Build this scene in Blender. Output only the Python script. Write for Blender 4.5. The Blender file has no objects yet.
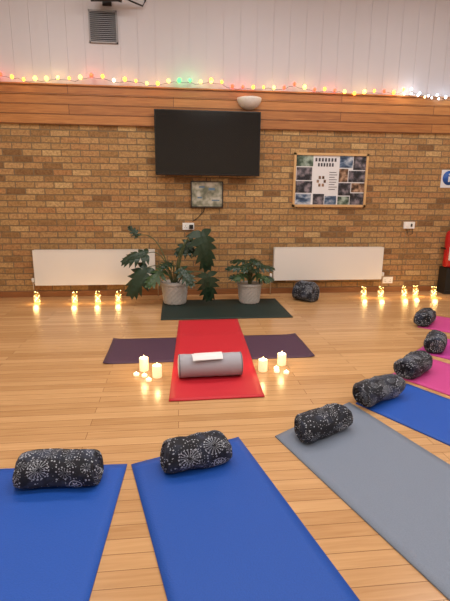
import bpy, math, random
from mathutils import Vector, noise
random.seed(7)
sc=bpy.context.scene
sc.view_settings.view_transform='Standard'

# ------------------------------------------------------------ materials
def srgb(r,g,b):
    f=lambda c:(c/255/12.92) if c/255<=0.04045 else ((c/255+0.055)/1.055)**2.4
    return (f(r),f(g),f(b),1)
def newmat(name):
    m=bpy.data.materials.new(name); m.use_nodes=True
    nt=m.node_tree; b=nt.nodes['Principled BSDF']; return m,nt,b
def N(nt,t,**kw):
    n=nt.nodes.new(t)
    for k,v in kw.items(): setattr(n,k,v)
    return n
def math_n(nt,op,a,b=None,c=None):
    n=N(nt,'ShaderNodeMath',operation=op)
    for i,v in enumerate((a,b,c)):
        if v is None: continue
        if isinstance(v,(int,float)): n.inputs[i].default_value=v
        else: nt.links.new(v,n.inputs[i])
    return n.outputs[0]
def mixc(nt,fac,a,b,blend='MIX'):
    n=N(nt,'ShaderNodeMix',data_type='RGBA',blend_type=blend)
    for i,v in ((0,fac),(6,a),(7,b)):
        if isinstance(v,(int,float,tuple)): n.inputs[i].default_value=v
        else: nt.links.new(v,n.inputs[i])
    return n.outputs[2]
def plain(name,col,rough=.5,metal=0,nscale=40,namt=.12,bump=.0,emit=0,ecol=None,sheen=0):
    m,nt,b=newmat(name)
    tc=N(nt,'ShaderNodeTexCoord'); nz=N(nt,'ShaderNodeTexNoise'); nz.inputs['Scale'].default_value=nscale; nz.inputs['Detail'].default_value=4
    nt.links.new(tc.outputs['Object'],nz.inputs['Vector'])
    dark=tuple(c*(1-namt) for c in col[:3])+(1,); lite=tuple(min(1,c*(1+namt)) for c in col[:3])+(1,)
    nt.links.new(mixc(nt,nz.outputs['Fac'],dark,lite),b.inputs['Base Color'])
    b.inputs['Roughness'].default_value=rough; b.inputs['Metallic'].default_value=metal
    if sheen: b.inputs['Sheen Weight'].default_value=sheen
    if bump:
        bp=N(nt,'ShaderNodeBump'); bp.inputs['Strength'].default_value=bump; bp.inputs['Distance'].default_value=.005
        nt.links.new(nz.outputs['Fac'],bp.inputs['Height']); nt.links.new(bp.outputs[0],b.inputs['Normal'])
    if emit:
        b.inputs['Emission Color'].default_value=ecol or col; b.inputs['Emission Strength'].default_value=emit
    return m

def brick_mat():
    m,nt,b=newmat('buff_brick')
    tc=N(nt,'ShaderNodeTexCoord'); sp=N(nt,'ShaderNodeSeparateXYZ'); cb=N(nt,'ShaderNodeCombineXYZ')
    nt.links.new(tc.outputs['Object'],sp.inputs[0])
    nz0=N(nt,'ShaderNodeTexNoise'); nz0.inputs['Scale'].default_value=14; nt.links.new(tc.outputs['Object'],nz0.inputs['Vector'])
    wob=math_n(nt,'MULTIPLY',math_n(nt,'SUBTRACT',nz0.outputs['Fac'],.5),.012)
    nt.links.new(math_n(nt,'ADD',sp.outputs[0],wob),cb.inputs[0]); nt.links.new(math_n(nt,'ADD',sp.outputs[2],wob),cb.inputs[1])
    br=N(nt,'ShaderNodeTexBrick'); br.offset=.5
    br.inputs['Scale'].default_value=1; br.inputs['Brick Width'].default_value=.225; br.inputs['Row Height'].default_value=.075
    br.inputs['Mortar Size'].default_value=.007; br.inputs['Mortar Smooth'].default_value=.3; br.inputs['Bias'].default_value=0
    br.inputs['Color1'].default_value=(0,0,0,1); br.inputs['Color2'].default_value=(1,1,1,1); br.inputs['Mortar'].default_value=(.5,.5,.5,1)
    nt.links.new(cb.outputs[0],br.inputs['Vector'])
    cr=N(nt,'ShaderNodeValToRGB'); nt.links.new(br.outputs['Color'],cr.inputs[0])
    e=cr.color_ramp.elements; e[0].position=0; e[0].color=srgb(134,98,62); e[1].position=1; e[1].color=srgb(206,172,120)
    for p,c in ((.25,srgb(174,134,86)),(.5,srgb(190,152,102)),(.75,srgb(178,130,84))):
        x=e.new(p); x.color=c
    nz=N(nt,'ShaderNodeTexNoise'); nz.inputs['Scale'].default_value=34; nz.inputs['Detail'].default_value=7; nz.inputs['Roughness'].default_value=.75
    nt.links.new(tc.outputs['Object'],nz.inputs['Vector'])
    rr=N(nt,'ShaderNodeValToRGB'); rr.color_ramp.elements[0].position=.36; rr.color_ramp.elements[1].position=.6
    rr.color_ramp.elements[0].color=(.54,.52,.50,1); rr.color_ramp.elements[1].color=(1.0,1,1,1); nt.links.new(nz.outputs['Fac'],rr.inputs[0])
    c1=mixc(nt,1.0,cr.outputs[0],rr.outputs[0],'MULTIPLY')
    c2=mixc(nt,br.outputs['Fac'],c1,srgb(122,104,80))
    nt.links.new(c2,b.inputs['Base Color']); b.inputs['Roughness'].default_value=.9
    h=math_n(nt,'SUBTRACT',math_n(nt,'MULTIPLY',nz.outputs['Fac'],.5),br.outputs['Fac'])
    bp=N(nt,'ShaderNodeBump'); bp.inputs['Strength'].default_value=.8; bp.inputs['Distance'].default_value=.008
    nt.links.new(h,bp.inputs['Height']); nt.links.new(bp.outputs[0],b.inputs['Normal'])
    return m
def wood_mat(name,c_dark,c_lite,board_w,board_l,gap,rough=.4,axis=(0,1),gapcol=None,spread=1.0,grain=.5):
    m,nt,b=newmat(name)
    tc=N(nt,'ShaderNodeTexCoord'); sp=N(nt,'ShaderNodeSeparateXYZ'); cb=N(nt,'ShaderNodeCombineXYZ')
    nt.links.new(tc.outputs['Object'],sp.inputs[0])
    nt.links.new(sp.outputs[axis[0]],cb.inputs[0]); nt.links.new(sp.outputs[axis[1]],cb.inputs[1])
    br=N(nt,'ShaderNodeTexBrick'); br.offset=.37; br.offset_frequency=2
    for k,v in (('Scale',1),('Brick Width',board_l),('Row Height',board_w),('Mortar Size',gap),('Mortar Smooth',.1),('Bias',0)): br.inputs[k].default_value=v
    br.inputs['Color1'].default_value=(0,0,0,1); br.inputs['Color2'].default_value=(1,1,1,1); br.inputs['Mortar'].default_value=(.5,.5,.5,1)
    nt.links.new(cb.outputs[0],br.inputs['Vector'])
    mp=N(nt,'ShaderNodeMapping'); mp.inputs['Scale'].default_value=(2.5,38,1); nt.links.new(cb.outputs[0],mp.inputs[0])
    off=N(nt,'ShaderNodeVectorMath',operation='ADD'); nt.links.new(mp.outputs[0],off.inputs[0])
    sc2=N(nt,'ShaderNodeVectorMath',operation='SCALE'); nt.links.new(br.outputs['Color'],sc2.inputs[0]); sc2.inputs['Scale'].default_value=17
    nt.links.new(sc2.outputs[0],off.inputs[1])
    nz=N(nt,'ShaderNodeTexNoise'); nz.inputs['Scale'].default_value=1.6; nz.inputs['Detail'].default_value=5; nz.inputs['Distortion'].default_value=.6
    nt.links.new(off.outputs[0],nz.inputs['Vector'])
    fac=math_n(nt,'ADD',math_n(nt,'MULTIPLY',math_n(nt,'SUBTRACT',br.outputs['Color'],.5),spread),math_n(nt,'ADD',math_n(nt,'MULTIPLY',math_n(nt,'SUBTRACT',nz.outputs['Fac'],.5),grain*2),.5))
    n=N(nt,'ShaderNodeClamp'); nt.links.new(fac,n.inputs[0])
    col=mixc(nt,n.outputs[0],c_dark,c_lite)
    gc=gapcol or tuple(c*.45 for c in c_dark[:3])+(1,)
    nt.links.new(mixc(nt,br.outputs['Fac'],col,gc),b.inputs['Base Color'])
    b.inputs['Roughness'].default_value=rough
    bp=N(nt,'ShaderNodeBump'); bp.inputs['Strength'].default_value=.3; bp.inputs['Distance'].default_value=.002
    nt.links.new(math_n(nt,'SUBTRACT',math_n(nt,'MULTIPLY',nz.outputs['Fac'],.1),br.outputs['Fac']),bp.inputs['Height']); nt.links.new(bp.outputs[0],b.inputs['Normal'])
    return m
def blanket_mat():
    m,nt,b=newmat('starry_dandelion_fleece')
    tc=N(nt,'ShaderNodeTexCoord')
    masks=[]
    for scl,off,n,th in ((7.0,(0,0,0),17,.80),(13,(3.3,1.7,0),11,.82)):
        ad=N(nt,'ShaderNodeVectorMath',operation='ADD'); nt.links.new(tc.outputs['UV'],ad.inputs[0]); ad.inputs[1].default_value=off
        vo=N(nt,'ShaderNodeTexVoronoi',voronoi_dimensions='2D'); vo.inputs['Scale'].default_value=scl
        nt.links.new(ad.outputs[0],vo.inputs['Vector'])
        df=N(nt,'ShaderNodeVectorMath',operation='SUBTRACT'); nt.links.new(ad.outputs[0],df.inputs[0]); nt.links.new(vo.outputs['Position'],df.inputs[1])
        sp=N(nt,'ShaderNodeSeparateXYZ'); nt.links.new(df.outputs[0],sp.inputs[0])
        ang=math_n(nt,'ARCTAN2',sp.outputs[1],sp.outputs[0])
        s=math_n(nt,'SINE',math_n(nt,'MULTIPLY',ang,n))
        ray=math_n(nt,'GREATER_THAN',s,th)
        d=vo.outputs['Distance']
        band=math_n(nt,'MULTIPLY',math_n(nt,'GREATER_THAN',d,.07),math_n(nt,'LESS_THAN',d,.30))
        r1=math_n(nt,'MULTIPLY',ray,band)
        ring=math_n(nt,'LESS_THAN',math_n(nt,'ABSOLUTE',math_n(nt,'SUBTRACT',d,.345)),.022)
        dots=math_n(nt,'MULTIPLY',ring,math_n(nt,'GREATER_THAN',s,.1))
        sepc=N(nt,'ShaderNodeSeparateColor'); nt.links.new(vo.outputs['Color'],sepc.inputs[0])
        on=math_n(nt,'GREATER_THAN',sepc.outputs[0],.45)
        masks.append(math_n(nt,'MULTIPLY',math_n(nt,'MAXIMUM',r1,dots),on))
    vs=N(nt,'ShaderNodeTexVoronoi',voronoi_dimensions='2D'); vs.inputs['Scale'].default_value=75; nt.links.new(tc.outputs['UV'],vs.inputs['Vector'])
    ss=N(nt,'ShaderNodeSeparateColor'); nt.links.new(vs.outputs['Color'],ss.inputs[0])
    star=math_n(nt,'LESS_THAN',vs.outputs['Distance'],math_n(nt,'MULTIPLY',math_n(nt,'SUBTRACT',ss.outputs[0],.55),.75))
    nz2=N(nt,'ShaderNodeTexNoise'); nz2.inputs['Scale'].default_value=110; nz2.inputs['Detail'].default_value=3; nt.links.new(tc.outputs['UV'],nz2.inputs['Vector'])
    nz3=N(nt,'ShaderNodeTexNoise'); nz3.inputs['Scale'].default_value=11; nz3.inputs['Detail'].default_value=5; nt.links.new(tc.outputs['UV'],nz3.inputs['Vector'])
    mk=math_n(nt,'MAXIMUM',math_n(nt,'MAXIMUM',masks[0],math_n(nt,'MULTIPLY',masks[1],.7)),star)
    soft=math_n(nt,'MULTIPLY',mk,math_n(nt,'ADD',math_n(nt,'MULTIPLY',nz2.outputs['Fac'],1.0),.05))
    cr=N(nt,'ShaderNodeValToRGB'); nt.links.new(nz3.outputs['Fac'],cr.inputs[0]); cr.color_ramp.elements[0].position=.48; cr.color_ramp.elements[1].position=.78
    cr.color_ramp.elements[0].color=srgb(15,18,30); cr.color_ramp.elements[1].color=srgb(58,68,92)
    nt.links.new(mixc(nt,soft,cr.outputs[0],srgb(205,212,226)),b.inputs['Base Color'])
    b.inputs['Roughness'].default_value=.85; b.inputs['Sheen Weight'].default_value=.03
    bp=N(nt,'ShaderNodeBump'); bp.inputs['Strength'].default_value=.25; bp.inputs['Distance'].default_value=.004
    nt.links.new(nz2.outputs['Fac'],bp.inputs['Height']); nt.links.new(bp.outputs[0],b.inputs['Normal'])
    return m
def photo_mat(name,c1,c2,c3,scale,sx=1,sz=1):
    m,nt,b=newmat(name)
    tc=N(nt,'ShaderNodeTexCoord'); mp=N(nt,'ShaderNodeMapping'); mp.inputs['Scale'].default_value=(sx,1,sz); mp.inputs['Location'].default_value=(random.random()*9,0,random.random()*9)
    nt.links.new(tc.outputs['Object'],mp.inputs[0])
    nz=N(nt,'ShaderNodeTexNoise'); nz.inputs['Scale'].default_value=scale; nz.inputs['Detail'].default_value=3
    nt.links.new(mp.outputs[0],nz.inputs['Vector'])
    cr=N(nt,'ShaderNodeValToRGB'); cr.color_ramp.interpolation='B_SPLINE'; e=cr.color_ramp.elements
    e[0].position=.35; e[0].color=c1; e[1].position=.68; e[1].color=c3; e.new(.5).color=c2
    nt.links.new(nz.outputs['Fac'],cr.inputs[0]); nt.links.new(cr.outputs[0],b.inputs['Base Color']); b.inputs['Roughness'].default_value=.35
    return m
def emis(name,col,s,base=None):
    m,nt,b=newmat(name); b.inputs['Base Color'].default_value=base or col; b.inputs['Emission Color'].default_value=col; b.inputs['Emission Strength'].default_value=s; b.inputs['Roughness'].default_value=.5
    return m
def glass(name,col=(1,1,1,1),alpha=.22):
    m,nt,b=newmat(name); b.inputs['Base Color'].default_value=col; b.inputs['Roughness'].default_value=.08; b.inputs['Alpha'].default_value=alpha
    return m

# ------------------------------------------------------------ mesh builder
class B:
    def __init__(s): s.v=[];s.f=[];s.m=[];s.uv={};s.smooth=[]
    def face(s,idx,mi=0,sm=False,uv=None):
        if uv: s.uv[len(s.f)]=uv
        s.f.append(tuple(idx)); s.m.append(mi); s.smooth.append(sm)
    def box(s,lo,hi,mi=0):
        o=len(s.v); x0,y0,z0=lo;x1,y1,z1=hi
        s.v+=[(x0,y0,z0),(x1,y0,z0),(x1,y1,z0),(x0,y1,z0),(x0,y0,z1),(x1,y0,z1),(x1,y1,z1),(x0,y1,z1)]
        for q in ((0,3,2,1),(4,5,6,7),(0,1,5,4),(1,2,6,5),(2,3,7,6),(3,0,4,7)): s.face([o+i for i in q],mi)
    def lathe(s,prof,c=(0,0,0),mi=0,n=24,axis='z',a0=0,a1=2*math.pi,sm=True,fn=None):
        o=len(s.v); full=abs(a1-a0-2*math.pi)<1e-6; k=n if full else n+1
        for j,(r,h) in enumerate(prof):
            for i in range(k):
                a=a0+(a1-a0)*i/n; rr=fn(r,j,a) if fn else r
                x,y,z=rr*math.cos(a),rr*math.sin(a),h
                if axis=='y': x,y,z=x,h,y
                if axis=='x': x,y,z=h,x,y
                s.v.append((c[0]+x,c[1]+y,c[2]+z))
        for j in range(len(prof)-1):
            mm=mi[j] if isinstance(mi,(list,tuple)) else mi
            for i in range(n):
                i2=(i+1)%k
                s.face((o+j*k+i,o+j*k+i2,o+(j+1)*k+i2,o+(j+1)*k+i),mm,sm)
        if full:
            for j,rev in ((0,True),(len(prof)-1,False)):
                if prof[j][0]>1e-5:
                    idx=[o+j*k+i for i in range(k)]
                    mm=(mi[0] if rev else mi[-1]) if isinstance(mi,(list,tuple)) else mi
                    s.face(idx[::-1] if rev else idx,mm)
    def ball(s,c,r,mi=0,n=10,sz=1.0):
        m=max(4,n//2); s.lathe([(max(1e-6,r*math.sin(math.pi*j/m)),-r*sz*math.cos(math.pi*j/m)) for j in range(m+1)],c,mi,n)
    def tube(s,pts,r,mi=0,n=8):
        pts=[Vector(p) for p in pts]; o=len(s.v); up=Vector((0.13,.31,.94)).normalized()
        for i,p in enumerate(pts):
            t=(pts[min(i+1,len(pts)-1)]-pts[max(i-1,0)]).normalized()
            a=t.cross(up); a=a.normalized() if a.length>1e-3 else t.cross(Vector((1,0,0))).normalized()
            b=t.cross(a); rr=r(i/(len(pts)-1)) if callable(r) else r
            for k in range(n):
                q=2*math.pi*k/n; s.v.append(tuple(p+(a*math.cos(q)+b*math.sin(q))*rr))
        for i in range(len(pts)-1):
            for k in range(n):
                k2=(k+1)%n; s.face((o+i*n+k,o+i*n+k2,o+(i+1)*n+k2,o+(i+1)*n+k),mi,True)
        s.face([o+k for k in range(n)][::-1],mi); s.face([o+(len(pts)-1)*n+k for k in range(n)],mi)
    def build(s,name,mats,loc=(0,0,0),rot=0,parent=None,bevel=0,recalc=True):
        me=bpy.data.meshes.new(name); me.from_pydata([tuple(v) for v in s.v],[],s.f)
        for m in mats: me.materials.append(m)
        for i,p in enumerate(me.polygons): p.material_index=s.m[i]; p.use_smooth=s.smooth[i]
        if s.uv:
            ul=me.uv_layers.new(name='UVMap')
            for fi,uvs in s.uv.items():
                p=me.polygons[fi]
                for li,u in zip(p.loop_indices,uvs): ul.data[li].uv=u
        if recalc:
            import bmesh
            bm=bmesh.new(); bm.from_mesh(me); bmesh.ops.recalc_face_normals(bm,faces=bm.faces); bm.to_mesh(me); bm.free()
        me.update()
        o=bpy.data.objects.new(name,me); sc.collection.objects.link(o); o.location=loc; o.rotation_euler=(0,0,rot)
        if parent: o.parent=parent
        if bevel:
            md=o.modifiers.new('bev','BEVEL'); md.width=bevel; md.segments=2; md.limit_method='ANGLE'
        return o
def empty(name,loc=(0,0,0)):
    e=bpy.data.objects.new(name,None); sc.collection.objects.link(e); e.location=loc; e.empty_display_size=.1; return e
def bez(p0,p1,p2,n=12):
    p0,p1,p2=Vector(p0),Vector(p1),Vector(p2)
    return [p0*(1-t)**2+p1*2*t*(1-t)+p2*t*t for t in [i/n for i in range(n+1)]]

# ------------------------------------------------------------ room
D=5.85; XL,XR,YB,ZC=-3.4,5.0,-3.2,3.95
M_brick=brick_mat()
M_floor=wood_mat('maple_strip_floor',srgb(170,126,82),srgb(214,172,124),.075,1.35,.0014,rough=.24,spread=.5,grain=.4,gapcol=srgb(126,90,58))
M_pine=wood_mat('pine_cladding',srgb(138,84,42),srgb(196,136,78),.11,3.3,.003,rough=.4,axis=(0,2),spread=.4,grain=.6,gapcol=srgb(70,38,18))
M_base=wood_mat('baseboard_wood',srgb(118,72,40),srgb(156,102,62),.4,2.4,.001,rough=.4,axis=(0,2),spread=.3)
M_clad=plain('painted_cladding',srgb(192,190,198),.55,nscale=3,namt=.03)
M_plaster=plain('plaster_paint',srgb(222,214,200),.8,nscale=5,namt=.03)
M_ceil=plain('ceiling_paint',srgb(232,228,222),.85,nscale=4,namt=.02)

b=B(); b.box((XL-.1,YB-.1,-.1),(XR+.1,D+.1,0)); b.build('floor',[M_floor])
b=B(); b.box((XL-.1,YB-.1,ZC),(XR+.1,D+.1,ZC+.1)); b.build('ceiling',[M_ceil])
b=B(); b.box((XL,D,0),(XR,D+.1,2.52),0)
b.box((XL,D+.002,2.5),(XR,D+.1,ZC),1)
x=XL
while x<XR:
    b.box((x+.0014,D-.002,2.5),(min(x+.1986,XR),D+.003,ZC),1); x+=.2
b.build('wall_back',[M_brick,M_clad])
for nm,lo,hi in (('wall_left',(XL-.1,YB,0),(XL,D+.1,ZC)),('wall_right',(XR,YB,0),(XR+.1,D+.1,ZC)),('wall_front',(XL,YB-.1,0),(XR,YB,ZC))):
    b=B(); b.box(lo,hi); b.build(nm,[M_plaster])
b=B(); b.box((XL,D-.018,0),(XR,D,.075)); b.build('baseboard_back',[M_base],bevel=.004)
b=B(); b.box((XL,YB,0),(XL+.018,D-.02,.075)); b.build('baseboard_left',[M_base])
b=B(); b.box((XR-.018,YB,0),(XR,D-.02,.075)); b.build('baseboard_right',[M_base])
b=B()
for i in range(4): b.box((XL,D-.03-(.006 if i==3 else 0),2.085+i*.108),(XR,D-.001,2.085+i*.108+.1055))
b.box((XL,D-.055,2.508),(XR,D-.001,2.526))
b.build('trim_1',[M_pine],bevel=.003)

# ceiling lights
M_lamp=emis('lamp_diffuser',(1,.96,.90,1),2.6,(1,1,1,1)); M_metal=plain('white_metal',srgb(225,225,225),.4)
for cx in (-1.4,.9,3.2):
    for cy in (-.9,1.7,4.0):
        e=empty('ceiling_light',(cx,cy,ZC))
        b=B(); b.box((-.62,-.32,-.05),(.62,.32,0)); b.build('housing',[M_metal],parent=e)
        b=B(); b.box((-.58,-.28,-.056),(.58,.28,-.05)); b.build('diffuser',[M_lamp],parent=e)
        ld=bpy.data.lights.new('panel_lamp','AREA'); ld.shape='RECTANGLE'; ld.size=1.15; ld.size_y=.55; ld.energy=27; ld.color=(1,.96,.90)
        lo=bpy.data.objects.new('panel_lamp',ld); sc.collection.objects.link(lo); lo.parent=e; lo.location=(0,0,-.065)

# ------------------------------------------------------------ yoga mats
def lift_none(x,y): return 0
def mat_obj(name,TL,TR,d,L,m,lift=lift_none,th=.006,curl=.0,seed=0,base=.0):
    TL=Vector(TL).to_3d(); TR=Vector(TR).to_3d(); d=Vector((d[0],d[1],0)).normalized(); b=B()
    nu,nv=14,40; c=(TL+TR)/2+d*L/2
    cols=nu+1
    for layer in (0,1):
        for j in range(nv+1):
            for i in range(cols):
                u=i/nu; v=j/nv; p=TL.lerp(TR,u)+d*L*v
                e=lift(p.x,p.y)+base
                z=e+.0005+layer*th
                nn=noise.noise(Vector((p.x*3+seed,p.y*3,0)))
                z+=max(0,nn)*.002
                cd=min(v,1-v)*L
                z+=curl*max(0,1-cd/.09)**2*(1+.8*nn)
                p=p+d*(.004*noise.noise(Vector((u*3+seed,v*9,5))))
                b.v.append((p.x-c.x,p.y-c.y,z))
    o=(nv+1)*cols
    for j in range(nv):
        for i in range(nu):
            a=j*cols+i
            b.face((o+a,o+a+cols,o+a+cols+1,o+a+1),0,True); b.face((a,a+1,a+cols+1,a+cols),0,True)
    def side(l):
        for p,q in zip(l,l[1:]): b.face((p,q,q+o,p+o),0)
    side([i for i in range(cols)]); side([nv*cols+i for i in range(cols)]); side([j*cols for j in range(nv+1)]); side([j*cols+nu for j in range(nv+1)])
    return b.build(name,[m],loc=(c.x,c.y,0))
def foam(name,c): return plain(name,c,.60,nscale=160,namt=.14,bump=.35)
M_blue=foam('blue_foam',srgb(14,78,176)); M_blue2=foam('blue_foam_b',srgb(12,74,168)); M_grey=foam('grey_foam',srgb(116,128,148)); M_red=foam('red_foam',srgb(192,28,46))
M_purple=foam('purple_foam',srgb(72,46,70)); M_green=foam('dark_green_foam',srgb(12,38,36)); M_pink=foam('pink_foam',srgb(196,66,140)); M_mag=foam('magenta_foam',srgb(186,56,152))
def sm(a,b_,x): t=min(1,max(0,(x-a)/(b_-a))); return t*t*(3-2*t)
mat_obj('yoga_mat',(-.87,2.006),(-.252,1.99),(-.06,-1),1.8,M_blue,seed=1)
mat_obj('yoga_mat',(-.232,1.985),(.322,2.19),(.235,-.972),1.8,M_blue2,seed=2)
mat_obj('yoga_mat',(.522,2.18),(1.085,2.545),(.31,-.95),1.8,M_grey,seed=3)
mat_obj('yoga_mat',(1.12,2.53),(1.60,2.79),(.50,-.866),1.8,M_blue,seed=4)
mat_obj('yoga_mat',(1.56,2.96),(2.04,3.27),(.52,-.85),1.8,M_pink,seed=5)
mat_obj('yoga_mat',(2.02,3.44),(2.44,3.80),(.62,-.78),1.8,M_mag,seed=6)
mat_obj('yoga_mat',(2.42,4.14),(2.84,4.55),(.70,-.71),1.8,M_pink,seed=7)
mat_obj('yoga_mat',(-.575,3.98),(-.575,3.36),(1,.01),1.69,M_purple,seed=8,curl=.010,th=.005)
mat_obj('yoga_mat',(-.17,5.50),(-.17,4.60),(1,0),1.42,M_green,seed=9,th=.008)
red_lift=lambda x,y: .0085*sm(3.27,3.35,y)*(1-sm(4.01,4.08,y))
mat_obj('yoga_mat',(.02,4.56),(.640,4.57),(-.042,-1),1.90,M_red,lift=red_lift,seed=10,curl=.003)

# ------------------------------------------------------------ rolled blankets
M_blk=blanket_mat(); M_label=plain('white_print',srgb(205,208,216),.7)
def roll(name,x,y,ang,L,rx,rz,z0=.0095,seed=0,logo=1):
    b=B(); NA=72; NL=34; pitch=rx*.27
    def rad(a,r=1.0):
        t=((a-math.radians(35))%(2*math.pi))/(2*math.pi)
        return r*(1-.13*(1-t)+.05)
    def pt(a,xx,s):
        ca,sa=math.cos(a),math.sin(a); q=rad(a)*s
        yy=rx*q*math.copysign(abs(ca)**.84,ca); zz=rz*q*math.copysign(abs(sa)**.88,sa)
        n0=noise.noise(Vector((xx*8+seed*5,1,1)))
        n_=noise.noise(Vector((xx*8+seed*7,ca*1.3,sa*1.3)))*.11
        n2=noise.noise(Vector((xx*20+seed*3,ca*2.2,sa*2.2)))*.006
        # soft waist: two ties/folds pull the cloth in slightly, squashed top
        zz=zz*(1+n_)*(1+.10*n0)+n2
        bend=.012*math.sin(xx*9+seed*2)
        return (xx,yy*(1+n_)+bend,max(zz,-rz*.93))
    rings=[]; per=2*math.pi*rx
    for i in range(NL+1):
        t=i/NL; xx=(t-.5)*L; e=min(t,1-t)*L
        rings.append((xx,1-.15*max(0,1-e/.045)**2))
    for xx,s in rings:
        for k in range(NA):
            a=2*math.pi*k/NA; p=pt(a,xx,s); skew=.016*math.cos(a+seed)*(2*xx/L)
            b.v.append((xx+skew,p[1],p[2]))
    for i in range(NL):
        for k in range(NA):
            k2=(k+1)%NA
            uv=[(rings[i][0]+seed,per*k/NA),(rings[i][0]+seed,per*(k+1)/NA),(rings[i+1][0]+seed,per*(k+1)/NA),(rings[i+1][0]+seed,per*k/NA)]
            b.face((i*NA+k,i*NA+k2,(i+1)*NA+k2,(i+1)*NA+k),0,True,uv)
    for side in (-1,1):
        prev=0 if side<0 else NL*NA; NR=16
        xe=side*L/2
        for j in range(1,NR+1):
            f_=1-j/NR; o=len(b.v)
            for k in range(NA):
                a=2*math.pi*k/NA; p=pt(a,xe,.85*max(f_,.02))
                ph=(f_*rx/pitch - a/(2*math.pi))%1.0
                groove=.016*math.exp(-((ph-.5)/.16)**2)
                bul=.012*math.sin(math.pi*min(1,(1-f_)*3)/2)
                skew=.016*math.cos(a+seed)*side*f_
                b.v.append((xe+side*(bul-groove*(1 if j>1 else 0))+skew,p[1],p[2]))
            for k in range(NA):
                k2=(k+1)%NA; uv=[(b.v[q][1]+seed+5,b.v[q][2]) for q in (prev+k,prev+k2,o+k2,o+k)]
                b.face((prev+k,prev+k2,o+k2,o+k),0,True,uv)
            prev=o
        b.face([prev+k for k in range(NA)],0,True,[(0,0)]*NA)
    if logo:
        cx=L*.27; ca_=math.radians(205)
        def on(du,dv):
            a=ca_+dv/rx; p=pt(a,cx+du,1.0); return (p[0]+.016*math.cos(a+seed)*(2*p[0]/L),p[1]*1.03,max(p[2]*1.02,-rz*.93))
        def annulus(r0,r1,n=28):
            o=len(b.v)
            for i in range(n+1):
                q=2*math.pi*i/n
                b.v.append(on(r0*math.cos(q),r0*math.sin(q))); b.v.append(on(r1*math.cos(q),r1*math.sin(q)))
            for i in range(n): b.face((o+2*i,o+2*i+1,o+2*i+3,o+2*i+2),1,True)
        annulus(.026,.029)
        for k in range(6):
            q=k*math.pi/3; o=len(b.v)
            for (r0,dq) in ((.003,0),(.012,.30),(.021,0),(.012,-.30)): b.v.append(on(r0*math.cos(q+dq),r0*math.sin(q+dq)))
            b.face((o,o+1,o+2,o+3),1)
    return b.build(name,[M_blk,M_label],loc=(x,y,z0+rz*.93),rot=ang)
R_=math.radians
roll('rolled_blanket',-.545,1.875,R_(0),.345,.090,.073,seed=1)
roll('rolled_blanket',.080,1.965,R_(18),.300,.087,.076,seed=2)
roll('rolled_blanket',.785,2.19,R_(24),.320,.084,.069,seed=3)
roll('rolled_blanket',1.28,2.56,R_(30),.34,.087,.073,seed=4)
roll('rolled_blanket',1.73,2.96,R_(42),.32,.087,.076,seed=5)
roll('rolled_blanket',2.20,3.46,R_(50),.28,.082,.075,seed=6)
roll('rolled_blanket',2.55,4.22,R_(48),.28,.088,.080,seed=7)
roll('rolled_blanket',1.63,5.43,R_(-40),.27,.145,.125,z0=.001,seed=8,logo=0)

# ------------------------------------------------------------ grey bolster with papers
M_bol=plain('grey_cotton',srgb(166,166,178),.8,nscale=220,namt=.10,bump=.2,sheen=.1); M_pipe=plain('grey_piping',srgb(120,120,132),.7)
b=B(); L=.455; r=.083
prof=[(.0001,-L/2-.004),(r*.5,-L/2-.004),(r*.92,-L/2),(r,-L/2+.012)]+[(r*(1+.015*math.sin(i*1.9)),-L/2+.012+(L-.024)*i/16) for i in range(1,16)]+[(r,L/2-.012),(r*.92,L/2),(r*.5,L/2+.004),(.0001,L/2+.004)]
b.lathe(prof,(0,0,0),0,40,'x')
for s in (-1,1):
    b.tube([(s*(L/2-.006),math.cos(a)*r*.985,math.sin(a)*r*.985) for a in [2*math.pi*k/40 for k in range(41)]],.0045,1,6)
b.build('bolster_pillow',[M_bol,M_pipe],loc=(.233,3.045,.0115+r),rot=R_(2))
M_paper=plain('paper',srgb(235,232,235),.6,nscale=12,namt=.02); M_ink=plain('ink',srgb(120,120,130),.6)
b=B()
for k,(w,dx,da) in enumerate(((.21,0,0),(.20,.012,.05))):
    nx,ny=6,8; o=len(b.v)
    for j in range(ny+1):
        for i in range(nx+1):
            a=(j/ny-.5)*.148/ (r+.002+k*.003)
            xx=(i/nx-.5)*w+dx+da*(j/ny-.5)*.2
            rr=r+.004+k*.004
            b.v.append((xx,rr*math.sin(a)*1.0,rr*math.cos(a)+(.010*(abs(j/ny-.5)*2)**2)))
    for j in range(ny):
        for i in range(nx): b.face((o+j*(nx+1)+i,o+j*(nx+1)+i+1,o+(j+1)*(nx+1)+i+1,o+(j+1)*(nx+1)+i),0,True)
b.build('paper_sheets',[M_paper,M_ink],loc=(.205,3.025,.0115+r+.001),rot=R_(6))

# ------------------------------------------------------------ candles
M_wax=emis('led_wax',(1,.72,.38,1),.75,srgb(250,235,205)); M_flame=emis('led_flame',(1,.75,.35,1),14); M_tea=emis('tea_wax',(1,.80,.5,1),.9,srgb(250,240,220))
def pillar(x,y,r,h,z=.001):
    e=empty('pillar_candle',(x,y,z)); b=B(); n=28
    b.lathe([(r*.9,0),(r,.004),(r,h-.006),(r*.95,h),(r*.86,h+.001),(r*.78,h-.010),(r*.3,h-.014),(.0001,h-.014)],(0,0,0),0,n)
    b.build('wax',[M_wax],parent=e)
    b=B(); b.lathe([(.0001,h-.014),(.005,h-.008),(.0062,h+.002),(.003,h+.014),(.0001,h+.022)],(0,0,0),0,12); b.build('flame',[M_flame],parent=e)
    l=bpy.data.lights.new('candle_glow','POINT'); l.energy=.8; l.color=(1,.66,.3); l.shadow_soft_size=.02
    lo=bpy.data.objects.new('candle_glow',l); sc.collection.objects.link(lo); lo.parent=e; lo.location=(0,0,h+.045)
pillar(-.25,3.21,.034,.100); pillar(-.148,3.075,.034,.090)
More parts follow.
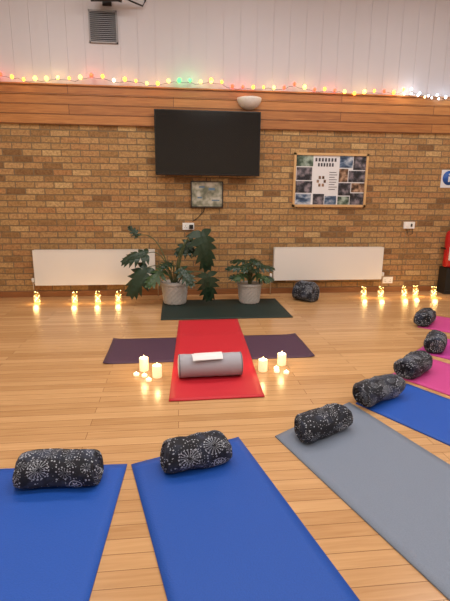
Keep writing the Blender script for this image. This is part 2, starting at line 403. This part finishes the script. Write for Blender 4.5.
pillar(.635,3.125,.034,.090); pillar(.805,3.235,.034,.092)
def tea(x,y):
    b=B(); b.lathe([(.019,0),(.0205,.003),(.0205,.016),(.018,.018),(.016,.015),(.004,.014),(.003,.024),(.0001,.031)],(0,0,0),[0,0,0,0,0,1,1],18)
    b.build('tea_light_candle',[M_tea,M_flame],loc=(x,y,.001))
for p in ((-.30,3.12),(-.24,3.09),(-.205,3.01),(.735,3.09),(.80,3.06),(.745,3.15)): tea(*p)

# ------------------------------------------------------------ jars with fairy lights
M_gl=glass('jar_glass',srgb(230,225,200),.20); M_lid=plain('jar_lid',srgb(190,160,100),.35,metal=.8)
M_bulb=emis('warm_bulb',(1,.72,.25,1),12); M_wire=plain('thin_wire',srgb(120,90,50),.4,metal=.6); M_glowb=emis('jar_base_glow',(1,.62,.18,1),1.6)
def jar(x,y,s=1.0,seed=0):
    random.seed(seed); e=empty('fairy_light_jar',(x,y,.001)); r=.040*s; h=.105*s
    b=B(); b.lathe([(r*.85,0),(r,.008),(r,h*.78),(r*.78,h*.88),(r*.78,h)],(0,0,0),0,22); b.build('glass',[M_gl],parent=e)
    b=B(); b.lathe([(r*.82,h*.93),(r*.82,h+.006),(r*.74,h+.009),(.0001,h+.009)],(0,0,0),0,22); b.build('lid',[M_lid],parent=e)
    b=B(); pts=[]
    for i in range(34):
        a=i*1.15; z=.012+h*.72*i/34; rr=r*(.35+.45*random.random()); pts.append((rr*math.cos(a),rr*math.sin(a),z))
        if i%3==0: b.ball(pts[-1],.0042,1,8)
    b.tube(pts,.0008,0,4)
    b.lathe([(r*.7,.004),(r*.72,.006),(r*.5,.016),(.0001,.018)],(0,0,0),2,16)  # emissive mound added to stand for the fairy lights' glow in the jar base
    b.build('wire_lights',[M_wire,M_bulb,M_glowb],parent=e)
    b=B(); pts=[]
    for i in range(14):
        a=i*2.1; rr=r*(.3+.5*random.random()); pts.append((rr*math.cos(a),rr*math.sin(a),h+.012+.02*random.random()))
        if i%4==1: b.ball(pts[-1],.0042,1,8)
    b.tube(pts,.0008,0,4); b.build('spill_lights',[M_wire,M_bulb],parent=e)
    l=bpy.data.lights.new('jar_glow','POINT'); l.energy=.9; l.color=(1,.6,.22); l.shadow_soft_size=.03
    lo=bpy.data.objects.new('jar_glow',l); sc.collection.objects.link(lo); lo.parent=e; lo.location=(0,-.06,h*.5)
for i,(x,y) in enumerate([(-1.68,5.52),(-1.225,5.47),(-.955,5.47),(-.71,5.50),(2.44,5.54),(2.66,5.51),(2.99,5.53),(3.17,5.57),(3.38,5.49)]): jar(x,y,1.0,i)

# ------------------------------------------------------------ radiators
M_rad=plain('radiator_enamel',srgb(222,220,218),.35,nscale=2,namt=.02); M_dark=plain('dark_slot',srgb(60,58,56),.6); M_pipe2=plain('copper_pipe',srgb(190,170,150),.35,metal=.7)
def radiator(x0,x1,z0,z1):
    cx=(x0+x1)/2; w=(x1-x0)/2; h=z1-z0; e=empty('radiator',(cx,D,z0))
    b=B(); b.box((-w,-.105,0),(w,-.085,h)); b.box((-w,-.06,.02),(w,-.045,h-.02)); b.box((-w-.004,-.107,0),(-w,-.04,h)); b.box((w,-.107,0),(w+.004,-.04,h))
    b.box((-w,-.107,h-.004),(w,-.101,h+.004)); b.box((-w,-.048,h-.004),(w,-.040,h+.004))
    n=int(2*w/.022)
    for i in range(n): xx=-w+(i+.5)*2*w/n; b.box((xx-.004,-.101,h-.004),(xx+.004,-.048,h+.003))
    b.build('panel',[M_rad],parent=e)
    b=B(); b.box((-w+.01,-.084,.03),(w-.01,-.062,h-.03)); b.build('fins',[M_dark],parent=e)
    b=B()
    for s in (-1,1):
        b.tube([(s*(w+.035),-.072,.03),(s*(w+.035),-.072,-.04),(s*(w+.035),-.072,-z0+.003)],.0075,0,10)
        b.tube([(s*(w+.0),-.072,.03),(s*(w+.045),-.072,.03)],.011,0,10)
        b.lathe([(.016,0),(.018,.01),(.017,.045),(.012,.05)],(s*(w+.035),-.072,.04),1,14)
        b.box((s*w*.7-.02,-.045,.06),(s*w*.7+.02,-.001,h-.06),1)
    b.build('valves',[M_pipe2,M_rad],parent=e)
radiator(-1.75,-.27,.165,.605); radiator(1.28,2.76,.195,.625)

# ------------------------------------------------------------ television
M_bez=plain('black_plastic',srgb(16,16,18),.35); M_scr=plain('tv_screen',srgb(8,10,14),.16,nscale=2,namt=.05)
e=empty('television',(.41,D-.1,1.895))
b=B(); b.box((-.64,-.03,-.375),(.64,.02,.375)); b.build('casing',[M_bez],parent=e,bevel=.006)
b=B(); b.box((-.628,-.0325,-.355),(.628,-.0295,.363)); b.build('screen',[M_scr],parent=e)
b=B(); b.box((-.30,.02,-.2),(.30,.045,.15)); b.box((-.12,.045,-.12),(.12,.098,.12)); b.box((-.03,-.034,-.371),(.03,-.03,-.359)); b.build('bracket',[M_bez],parent=e)
b=B(); b.tube([(.40,D-.012,1.50),(.395,D-.010,1.47),(.385,D-.010,1.2),(.36,D-.010,1.08),(.27,D-.010,.99),(.215,D-.010,.955)],.0045,0,8); b.build('power_cable',[M_bez])

# picture
M_fr=plain('dark_frame',srgb(50,40,34),.4); M_map=photo_mat('field_map',srgb(84,90,76),srgb(140,140,122),srgb(196,192,182),11); M_mapb=plain('map_blue',srgb(90,115,140),.5)
b=B(); w,h=.205,.162
for lo,hi in (((-w,-.02,-h),(w,0,-h+.014)),((-w,-.02,h-.014),(w,0,h)),((-w,-.02,-h),(-w+.014,0,h)),((w-.014,-.02,-h),(w,0,h))): b.box(lo,hi,0)
b.box((-w+.012,-.012,-h+.012),(w-.012,-.002,h-.012),1)
for q in ((-.12,-.05,.06,.02),(.02,.05,.08,.03),(.06,-.08,.1,.015),(-.1,.08,.07,.02)): b.box((q[0],-.0135,q[1]),(q[0]+q[2],-.0115,q[1]+q[3]),2)
b.build('picture_frame',[M_fr,M_map,M_mapb],loc=(.402,D-.017,1.295))

# notice board
M_pf=plain('pale_wood_frame',srgb(204,166,116),.45,nscale=20); M_white=plain('poster_paper',srgb(220,222,228),.4,namt=.02); M_txt=plain('print_ink',srgb(60,60,70),.5)
P=[photo_mat('photo_a',srgb(12,14,22),srgb(44,48,60),srgb(150,140,150),14),photo_mat('photo_b',srgb(22,44,72),srgb(74,104,140),srgb(200,208,220),10,1,2),photo_mat('photo_c',srgb(40,24,18),srgb(110,78,56),srgb(195,165,140),16),photo_mat('photo_d',srgb(14,30,24),srgb(58,82,66),srgb(170,188,178),12)]
b=B(); w,h=.49,.335
for lo,hi in (((-w,-.03,-h),(w,0,-h+.028)),((-w,-.03,h-.028),(w,0,h)),((-w,-.03,-h),(-w+.028,0,h)),((w-.028,-.03,-h),(w,0,h))): b.box(lo,hi,0)
b.box((-w+.02,-.014,-h+.02),(w-.02,-.002,h-.02),1)
def pic(u0,v0,u1,v1,mi,t=.0025):
    W=2*(w-.03);Hh=2*(h-.03); x0=-w+.03
    b.box((x0+u0*W,-.014-t,h-.03-v1*Hh),(x0+u1*W,-.0135,h-.03-v0*Hh),mi)
for q in ((.0,.0,.24,.22,6),(.01,.24,.23,.50,3),(.0,.52,.24,.76,3),(.01,.78,.23,1.0,4),(.62,.0,.81,.24,4),(.82,.0,1.0,.28,3),(.62,.26,.75,.53,5),(.76,.30,1.0,.53,3),(.62,.55,.80,.81,3),(.81,.55,1.0,.74,5),(.62,.83,.79,1.0,6),(.80,.76,1.0,1.0,3),(.26,.78,.42,1.0,3),(.43,.82,.60,1.0,4)): pic(*q)
for j,(u0,u1,n) in enumerate(((.27,.59,7),(.31,.55,6))):
    for i in range(n): a=u0+(u1-u0)*i/n; pic(a,.05+j*.10,a+(u1-u0)/n*.6,.12+j*.10,2)
for j in range(8): pic(.48,.33+j*.05,.48+.10+.02*math.sin(j*2.3),.342+j*.05,2)
for j in range(6):
    q=j*math.pi/3; cx_,cy_=.37,.52; pic(cx_+.05*math.cos(q)-.016,cy_+.09*math.sin(q)-.03,cx_+.05*math.cos(q)+.016,cy_+.09*math.sin(q)+.03,5)
b.build('notice_board',[M_pf,M_white,M_txt]+P,loc=(2.0,D-.001,1.485))

# safety sign, extinguisher
M_sb=plain('sign_blue',srgb(20,80,165),.4)
b=B(); b.box((-.11,-.006,-.115),(.11,0,.115),0); b.lathe([(.0001,-.0085),(.092,-.0085),(.092,-.006)],(0,0,.01),1,32,'y'); b.box((-.012,-.0105,-.04),(.012,-.008,.03),0); b.ball((0,-.009,.055),.013,0,10)
b.build('safety_sign',[M_white,M_sb],loc=(3.63,D-.002,1.525))
M_redp=plain('red_enamel',srgb(180,28,32),.3); M_blackp=plain('black_rubber',srgb(22,22,24),.5); M_steel=plain('steel',srgb(170,170,175),.3,metal=.9)
e=empty('fire_extinguisher',(3.695,D-.13,0))
b=B(); b.lathe([(.0001,.36),(.07,.362),(.08,.38),(.08,.78),(.07,.83),(.03,.86),(.028,.88),(.0001,.88)],(0,0,0),0,28); b.box((-.055,-.083,.46),(.055,-.06,.64),1); b.build('cylinder_body',[M_redp,M_white],parent=e)
b=B(); b.lathe([(.02,.875),(.022,.90),(.015,.92),(.0001,.92)],(0,0,0),0,14); b.box((-.015,-.10,.90),(.015,.03,.912)); b.box((-.012,-.095,.935),(.012,.03,.947)); b.tube(bez((.01,0,.90),(.19,-.03,.92),(.10,-.03,.55)),.010,0); b.tube([(.10,-.03,.55),(.097,-.03,.44)],lambda t:.011+.012*t,0); b.build('valve_and_hose',[M_blackp],parent=e)
b=B(); b.box((-.08,-.10,0),(.10,.10,.05),1); b.box((-.075,-.09,.05),(.09,.09,.358),1); b.tube([(0,.085,.05),(0,.085,.7)],.010,1); b.box((-.085,-.02,.6),(.085,.09,.62),1); b.build('stand',[M_redp,M_blackp],parent=e)

# sockets, switch
M_sock=plain('white_plastic',srgb(235,235,235),.3)
def socket(name,x,z,w=.148,h=.088,gang=2,plug=False,y=D-.001):
    b=B(); b.box((-w/2,-.012,-h/2),(w/2,0,h/2),0)
    for g in range(gang):
        cx=(-w/4+g*w/2) if gang>1 else 0
        for dx,dz,a_,c_ in ((0,.012,.003,.005),(-.011,-.010,.005,.003),(.011,-.010,.005,.003)): b.box((cx+dx-a_,-.0125,dz-c_-.008),(cx+dx+a_,-.0118,dz+c_-.008),1)
        b.box((cx-.005,-.016,.022),(cx+.005,-.012,.036),0)
    if plug: b.box((.01,-.05,-.03),(.06,-.012,.02),2)
    return b.build(name,[M_sock,M_dark,M_blackp],loc=(x,y,z),bevel=.002)
socket('electrical_socket',.165,.895,plug=True)
socket('electrical_socket',2.90,.165)
e=empty('light_switch',(3.13,D-.002,.915)); o=B(); o.box((-.075,-.03,-.045),(.075,0,.045),0); o.box((-.04,-.036,-.02),(-.015,-.03,.02),0); o.box((.015,-.036,-.02),(.04,-.03,.02),1); o.build('switch_box',[M_sock,M_dark],parent=e,bevel=.003)
o=B(); o.tube([(-.03,-.006,-.045),(-.035,-.006,-.2),(-.04,-.006,-.72)],.003,0,6); o.tube([(.05,-.02,-.04),(.06,-.02,-.11),(.0,-.02,-.14),(-.02,-.01,-.06)],.004,1,6); o.build('cable',[plain('cable_grey',srgb(150,130,100),.5),M_blackp],parent=e)

# vent
M_vent=plain('vent_grey',srgb(140,140,146),.5); M_void=plain('vent_void',srgb(38,38,42),.7)
b=B(); b.box((-.16,-.006,-.17),(.16,0,.17),1)
for lo,hi in (((-.16,-.02,-.17),(.16,0,-.155)),((-.16,-.02,.155),(.16,0,.17)),((-.16,-.02,-.17),(-.145,0,.17)),((.145,-.02,-.17),(.16,0,.17))): b.box(lo,hi,0)
for i in range(15):
    z=-.148+i*.0205; o=len(b.v); b.v+=[(-.147,-.018,z),(.147,-.018,z),(.147,-.004,z+.012),(-.147,-.004,z+.012),(-.147,-.018,z+.0035),(.147,-.018,z+.0035),(.147,-.004,z+.0155),(-.147,-.004,z+.0155)]
    for q in ((0,3,2,1),(4,5,6,7),(0,1,5,4),(1,2,6,5),(2,3,7,6),(3,0,4,7)): b.face([o+k for k in q],0)
b.build('air_vent',[M_vent,M_void],loc=(-.785,D-.003,3.15))

# wall uplighter: half bowl
M_up=plain('ceramic_white',srgb(216,214,211),.4)
b=B(); n=20; Rr=.15
prof=[(Rr*math.cos(t),-.13*math.sin(t)) for t in [math.pi/2*(1-j/10) for j in range(11)]]
prof=[(max(r_,.0005),z_) for r_,z_ in prof]+[(Rr-.008,0),(Rr-.012,-.01),(.02,-.11)]
b.lathe(prof,(0,0,0),0,n,'z',math.pi,2*math.pi); b.box((-.06,-.01,-.08),(.06,.0,-.0),0)
b.build('wall_uplighter',[M_up],loc=(.915,D-.040,2.432))

# spotlight on bracket high on the wall
b=B(); b.box((-.05,-.02,-.02),(.05,0,.12),0); b.tube([(0,-.01,.05),(0,-.14,.03)],.012,0); b.tube([(-.15,-.2,0),(.16,-.2,.015)],.052,0,18); b.lathe([(.056,.0),(.062,.03),(.062,.032)],(.15,-.2,.015),0,18,'x'); b.tube([(.15,-.2,.03),(.28,-.12,.0),(.40,-.03,-.01),(.43,-.01,.05),(.43,-.01,.4)],.009,0)
b.build('wall_spotlight',[M_blackp],loc=(-.73,D-.003,3.385))

# ------------------------------------------------------------ string lights
cols=[('r',(1,.04,.015,1),6),('o',(1,.28,.03,1),6),('y',(1,.55,.08,1),6),('g',(.05,.85,.12,1),4),('w',(1,.74,.40,1),6),('b',(.72,.86,1,1),6)]
mats=[M_blackp]+[emis('bulb_'+n,c,s_) for n,c,s_ in cols]
b=B(); random.seed(5); glow=[]
gc=[(1,.25,.12),(1,.5,.15),(1,.65,.25),(.3,1,.35),(1,.75,.45),(.75,.88,1)]
def strand(x0,x1,z0,z1,choices,step=.125,rb=.021,yb=D-.066,ge=3):
    n=int((x1-x0)/step); pts=[]
    for i in range(n*2+1):
        t=i/(n*2); x=x0+(x1-x0)*t; z=z0+(z1-z0)*t+.018*math.sin(x*5.1)+.014*math.sin(x*13+1)+random.uniform(-.014,.014)
        pts.append((x,yb-.004+random.uniform(-.004,.004),z))
        if i%2==0:
            c=random.choice(choices); b.ball((x,yb-.012,z+.02),rb*random.uniform(.75,1.15),1+c,10,1.15)
            if (i//2)%ge==0: glow.append(((x,yb-.05,z+.03),gc[c]))
    b.tube(pts,.0022,0,5)
strand(XL+.2,.45,2.560,2.565,[0,1,1,2,3,2,4,1,0])
strand(.45,2.85,2.555,2.530,[0,1,1,2,3,2,4,1,0])
strand(2.86,XR-.2,2.50,2.47,[5,5,4],.09,.012,ge=6)
strand(2.95,XR-.2,2.54,2.45,[5,5],.11,.012,ge=99)
so=b.build('string_lights',mats)
for p,c in glow:
    l=bpy.data.lights.new('bulb_glow','POINT'); l.energy=.42; l.color=c; l.shadow_soft_size=.02
    lo=bpy.data.objects.new('bulb_glow',l); sc.collection.objects.link(lo); lo.parent=so; lo.location=p

# ------------------------------------------------------------ plants
M_leaf=plain('leaf_green',srgb(26,52,34),.38,nscale=18,namt=.35); M_leaf2=plain('leaf_green_light',srgb(52,80,46),.42,nscale=18,namt=.3); M_stem=plain('stem_green',srgb(74,84,52),.5)
M_bask=plain('woven_basket',srgb(184,180,178),.75,nscale=60,namt=.3); M_soil=plain('soil',srgb(40,30,24),.9,bump=.6)
def leaf(b,P,d,n,L,Wd,mi,nl=6,droop=.35,seed=0):
    rnd=random.Random(seed); P=Vector(P); d=Vector(d).normalized(); n=Vector(n); s=d.cross(n).normalized(); n=s.cross(d).normalized()
    def pos(u,v):
        return P+d*u+s*v-n*(droop*u*u/L+.5*v*v/Wd)+n*.10*abs(v)
    env=lambda t: (math.sin(math.pi*min(1,t*1.02)**.62))**.8 if t<.98 else 0.02
    K=14; o=len(b.v)
    for i in range(K+1):
        t=i/K; wv=Wd*.28*max(.02,env(t))
        u=L*t
        b.v+=[tuple(pos(u,-wv)),tuple(pos(u,0)-n*.004),tuple(pos(u,wv))]
    for i in range(K):
        a=o+i*3; b.face((a,a+1,a+4,a+3),mi,True); b.face((a+1,a+2,a+5,a+4),mi,True)
    for side in (-1,1):
        for i in range(nl):
            t=.04+.80*i/(nl-1)+rnd.uniform(-.02,.02)
            an=math.radians(105-75*(i/(nl-1))**.9+rnd.uniform(-6,6)); ln=Wd*(.55+.45*env(min(.9,t+.12)))*(1 if i<nl-1 else .75)
            bw=L*.085; o=len(b.v); KS=6
            du,dv=math.cos(an),math.sin(an)*side
            for k in range(KS+1):
                q=k/KS; w_=bw*(.62+1.0*math.sin(math.pi*q**.8)*.75)*(1-q**3) +.0008
                cu=L*t+du*ln*q+.10*ln*q*q; cv=dv*ln*q
                tw=math.sin(q*9+seed)*.006
                b.v.append(tuple(pos(cu-dv*side*w_,cv+du*w_*side)+n*tw)); b.v.append(tuple(pos(cu,cv)+n*(tw-.003))); b.v.append(tuple(pos(cu+dv*side*w_,cv-du*w_*side)+n*tw))
            for k in range(KS):
                a=o+k*3; b.face((a,a+1,a+4,a+3),mi,True); b.face((a+1,a+2,a+5,a+4),mi,True)
def basket(e,R,h):
    b=B(); rows=18; n=64
    prof=[(R*(.82+.18*(j/rows)**.7),h*j/rows) for j in range(rows+1)]
    b.lathe([(.001,0)]+prof,(0,0,0),0,n,fn=lambda r_,j,a: r_ if j==0 else r_+.008*math.sin(16*a+(math.pi if (j//2)%2 else 0)))
    for zz in (h,h-.012): b.tube([(R*math.cos(2*math.pi*k/40),R*math.sin(2*math.pi*k/40),zz) for k in range(41)],.010,0,8)
    b.lathe([(.0001,h-.03),(R*.97,h-.035)],(0,0,0),1,24)
    for s_ in (-1,1): b.tube([(s_*(R+.004),.05*math.cos(q),h-.01+.05*math.sin(q)) for q in [math.pi*k/10 for k in range(11)]],.007,0,8)
    b.build('basket',[M_bask,M_soil],parent=e)
def plant(name,loc,R,h,specs):
    e=empty(name,loc); basket(e,R,h)
    bs=B(); bl=B()
    for i,(P,d,n,L,Wd,mi) in enumerate(specs):
        P=Vector(P); root=Vector((P.x*.08,P.y*.1,h-.03)); mid=Vector((P.x*.35,P.y*.4,max(P.z,h)+.10))
        bs.tube(bez(root,mid,P,14),lambda t:.0085-.004*t,0,8)
        leaf(bl,P,d,n,L,Wd,mi,seed=i+len(name),nl=6 if L>.25 else 5)
    # keep every leaf above the mat surface
    bl.v=[(v[0],v[1],max(v[2],.004)) for v in bl.v]
    bs.build('stems',[M_stem],parent=e); bl.build('leaves',[M_leaf,M_leaf2],parent=e,recalc=False)
S1=[((.32,-.02,.84),(.30,-.25,-.9),(.35,-.85,.35),.42,.20,0),
    ((.22,.05,.74),(-.6,-.2,-.35),(.1,-.7,.6),.24,.12,0),
    ((.38,-.22,.38),(.1,-.2,-1),(.1,-.95,.1),.30,.15,0),
    ((-.32,-.02,.60),(-.9,-.2,-.1),(-.1,-.7,.7),.28,.14,0),
    ((-.32,-.08,.44),(-.6,-.35,-.7),(-.3,-.9,.3),.36,.18,0),
    ((-.14,-.15,.42),(-.5,-.5,-.3),(0,-.6,.8),.24,.13,1),
    ((.08,-.18,.44),(.4,-.5,-.4),(0,-.7,.7),.22,.12,0),
    ((-.42,.06,.80),(-.35,0,.4),(0,-.9,.4),.15,.06,0),
    ((-.03,-.10,.50),(-.2,-.5,.1),(0,-.7,.7),.22,.11,0),
    ((.12,.04,.62),(.5,0,.1),(0,-.7,.7),.20,.10,0)]
plant('potted_philodendron',(-.02,5.34,.0125),.155,.25,S1)
S2=[]
for i,(a,z,rr,L) in enumerate(((-2.9,.46,.10,.19),(-2.2,.40,.10,.18),(-1.5,.46,.12,.19),(-.9,.38,.10,.17),(-.2,.46,.09,.20),(.6,.52,.07,.18),(2.4,.52,.08,.19),(-1.2,.56,.03,.16),(-2.6,.36,.12,.15),(-1.9,.52,.06,.20),(-.5,.34,.13,.15))):
    S2.append(((rr*math.cos(a),rr*math.sin(a),z-.03),(math.cos(a),math.sin(a)*.7,-.05 if i%2 else .2),(0,-.5,.9),L,.09,i%2 if i<4 else 0))
plant('potted_philodendron',(.885,5.31,.0125),.140,.23,S2)

# ------------------------------------------------------------ camera
cd=bpy.data.cameras.new('camera'); cam=bpy.data.objects.new('camera',cd); sc.collection.objects.link(cam); sc.camera=cam
cd.sensor_fit='VERTICAL'; cd.sensor_height=36; cd.sensor_width=27; cd.lens=450/601*36; cd.clip_start=.02
yaw=R_(6.3); pt_=R_(13.1); rho=R_(.5)
F=Vector((math.sin(yaw)*math.cos(pt_),math.cos(yaw)*math.cos(pt_),-math.sin(pt_)))
Rv=Vector((math.cos(yaw),-math.sin(yaw),0)); U=Rv.cross(F)
R2=Rv*math.cos(rho)+U*math.sin(rho); U2=-Rv*math.sin(rho)+U*math.cos(rho)
from mathutils import Matrix
M=Matrix((( R2.x,U2.x,-F.x,0),(R2.y,U2.y,-F.y,0),(R2.z,U2.z,-F.z,1.28),(0,0,0,1)))
cam.matrix_world=M
w=bpy.data.worlds.new('world'); sc.world=w; w.use_nodes=True; w.node_tree.nodes['Background'].inputs[0].default_value=(.8,.85,1,1); w.node_tree.nodes['Background'].inputs[1].default_value=.05
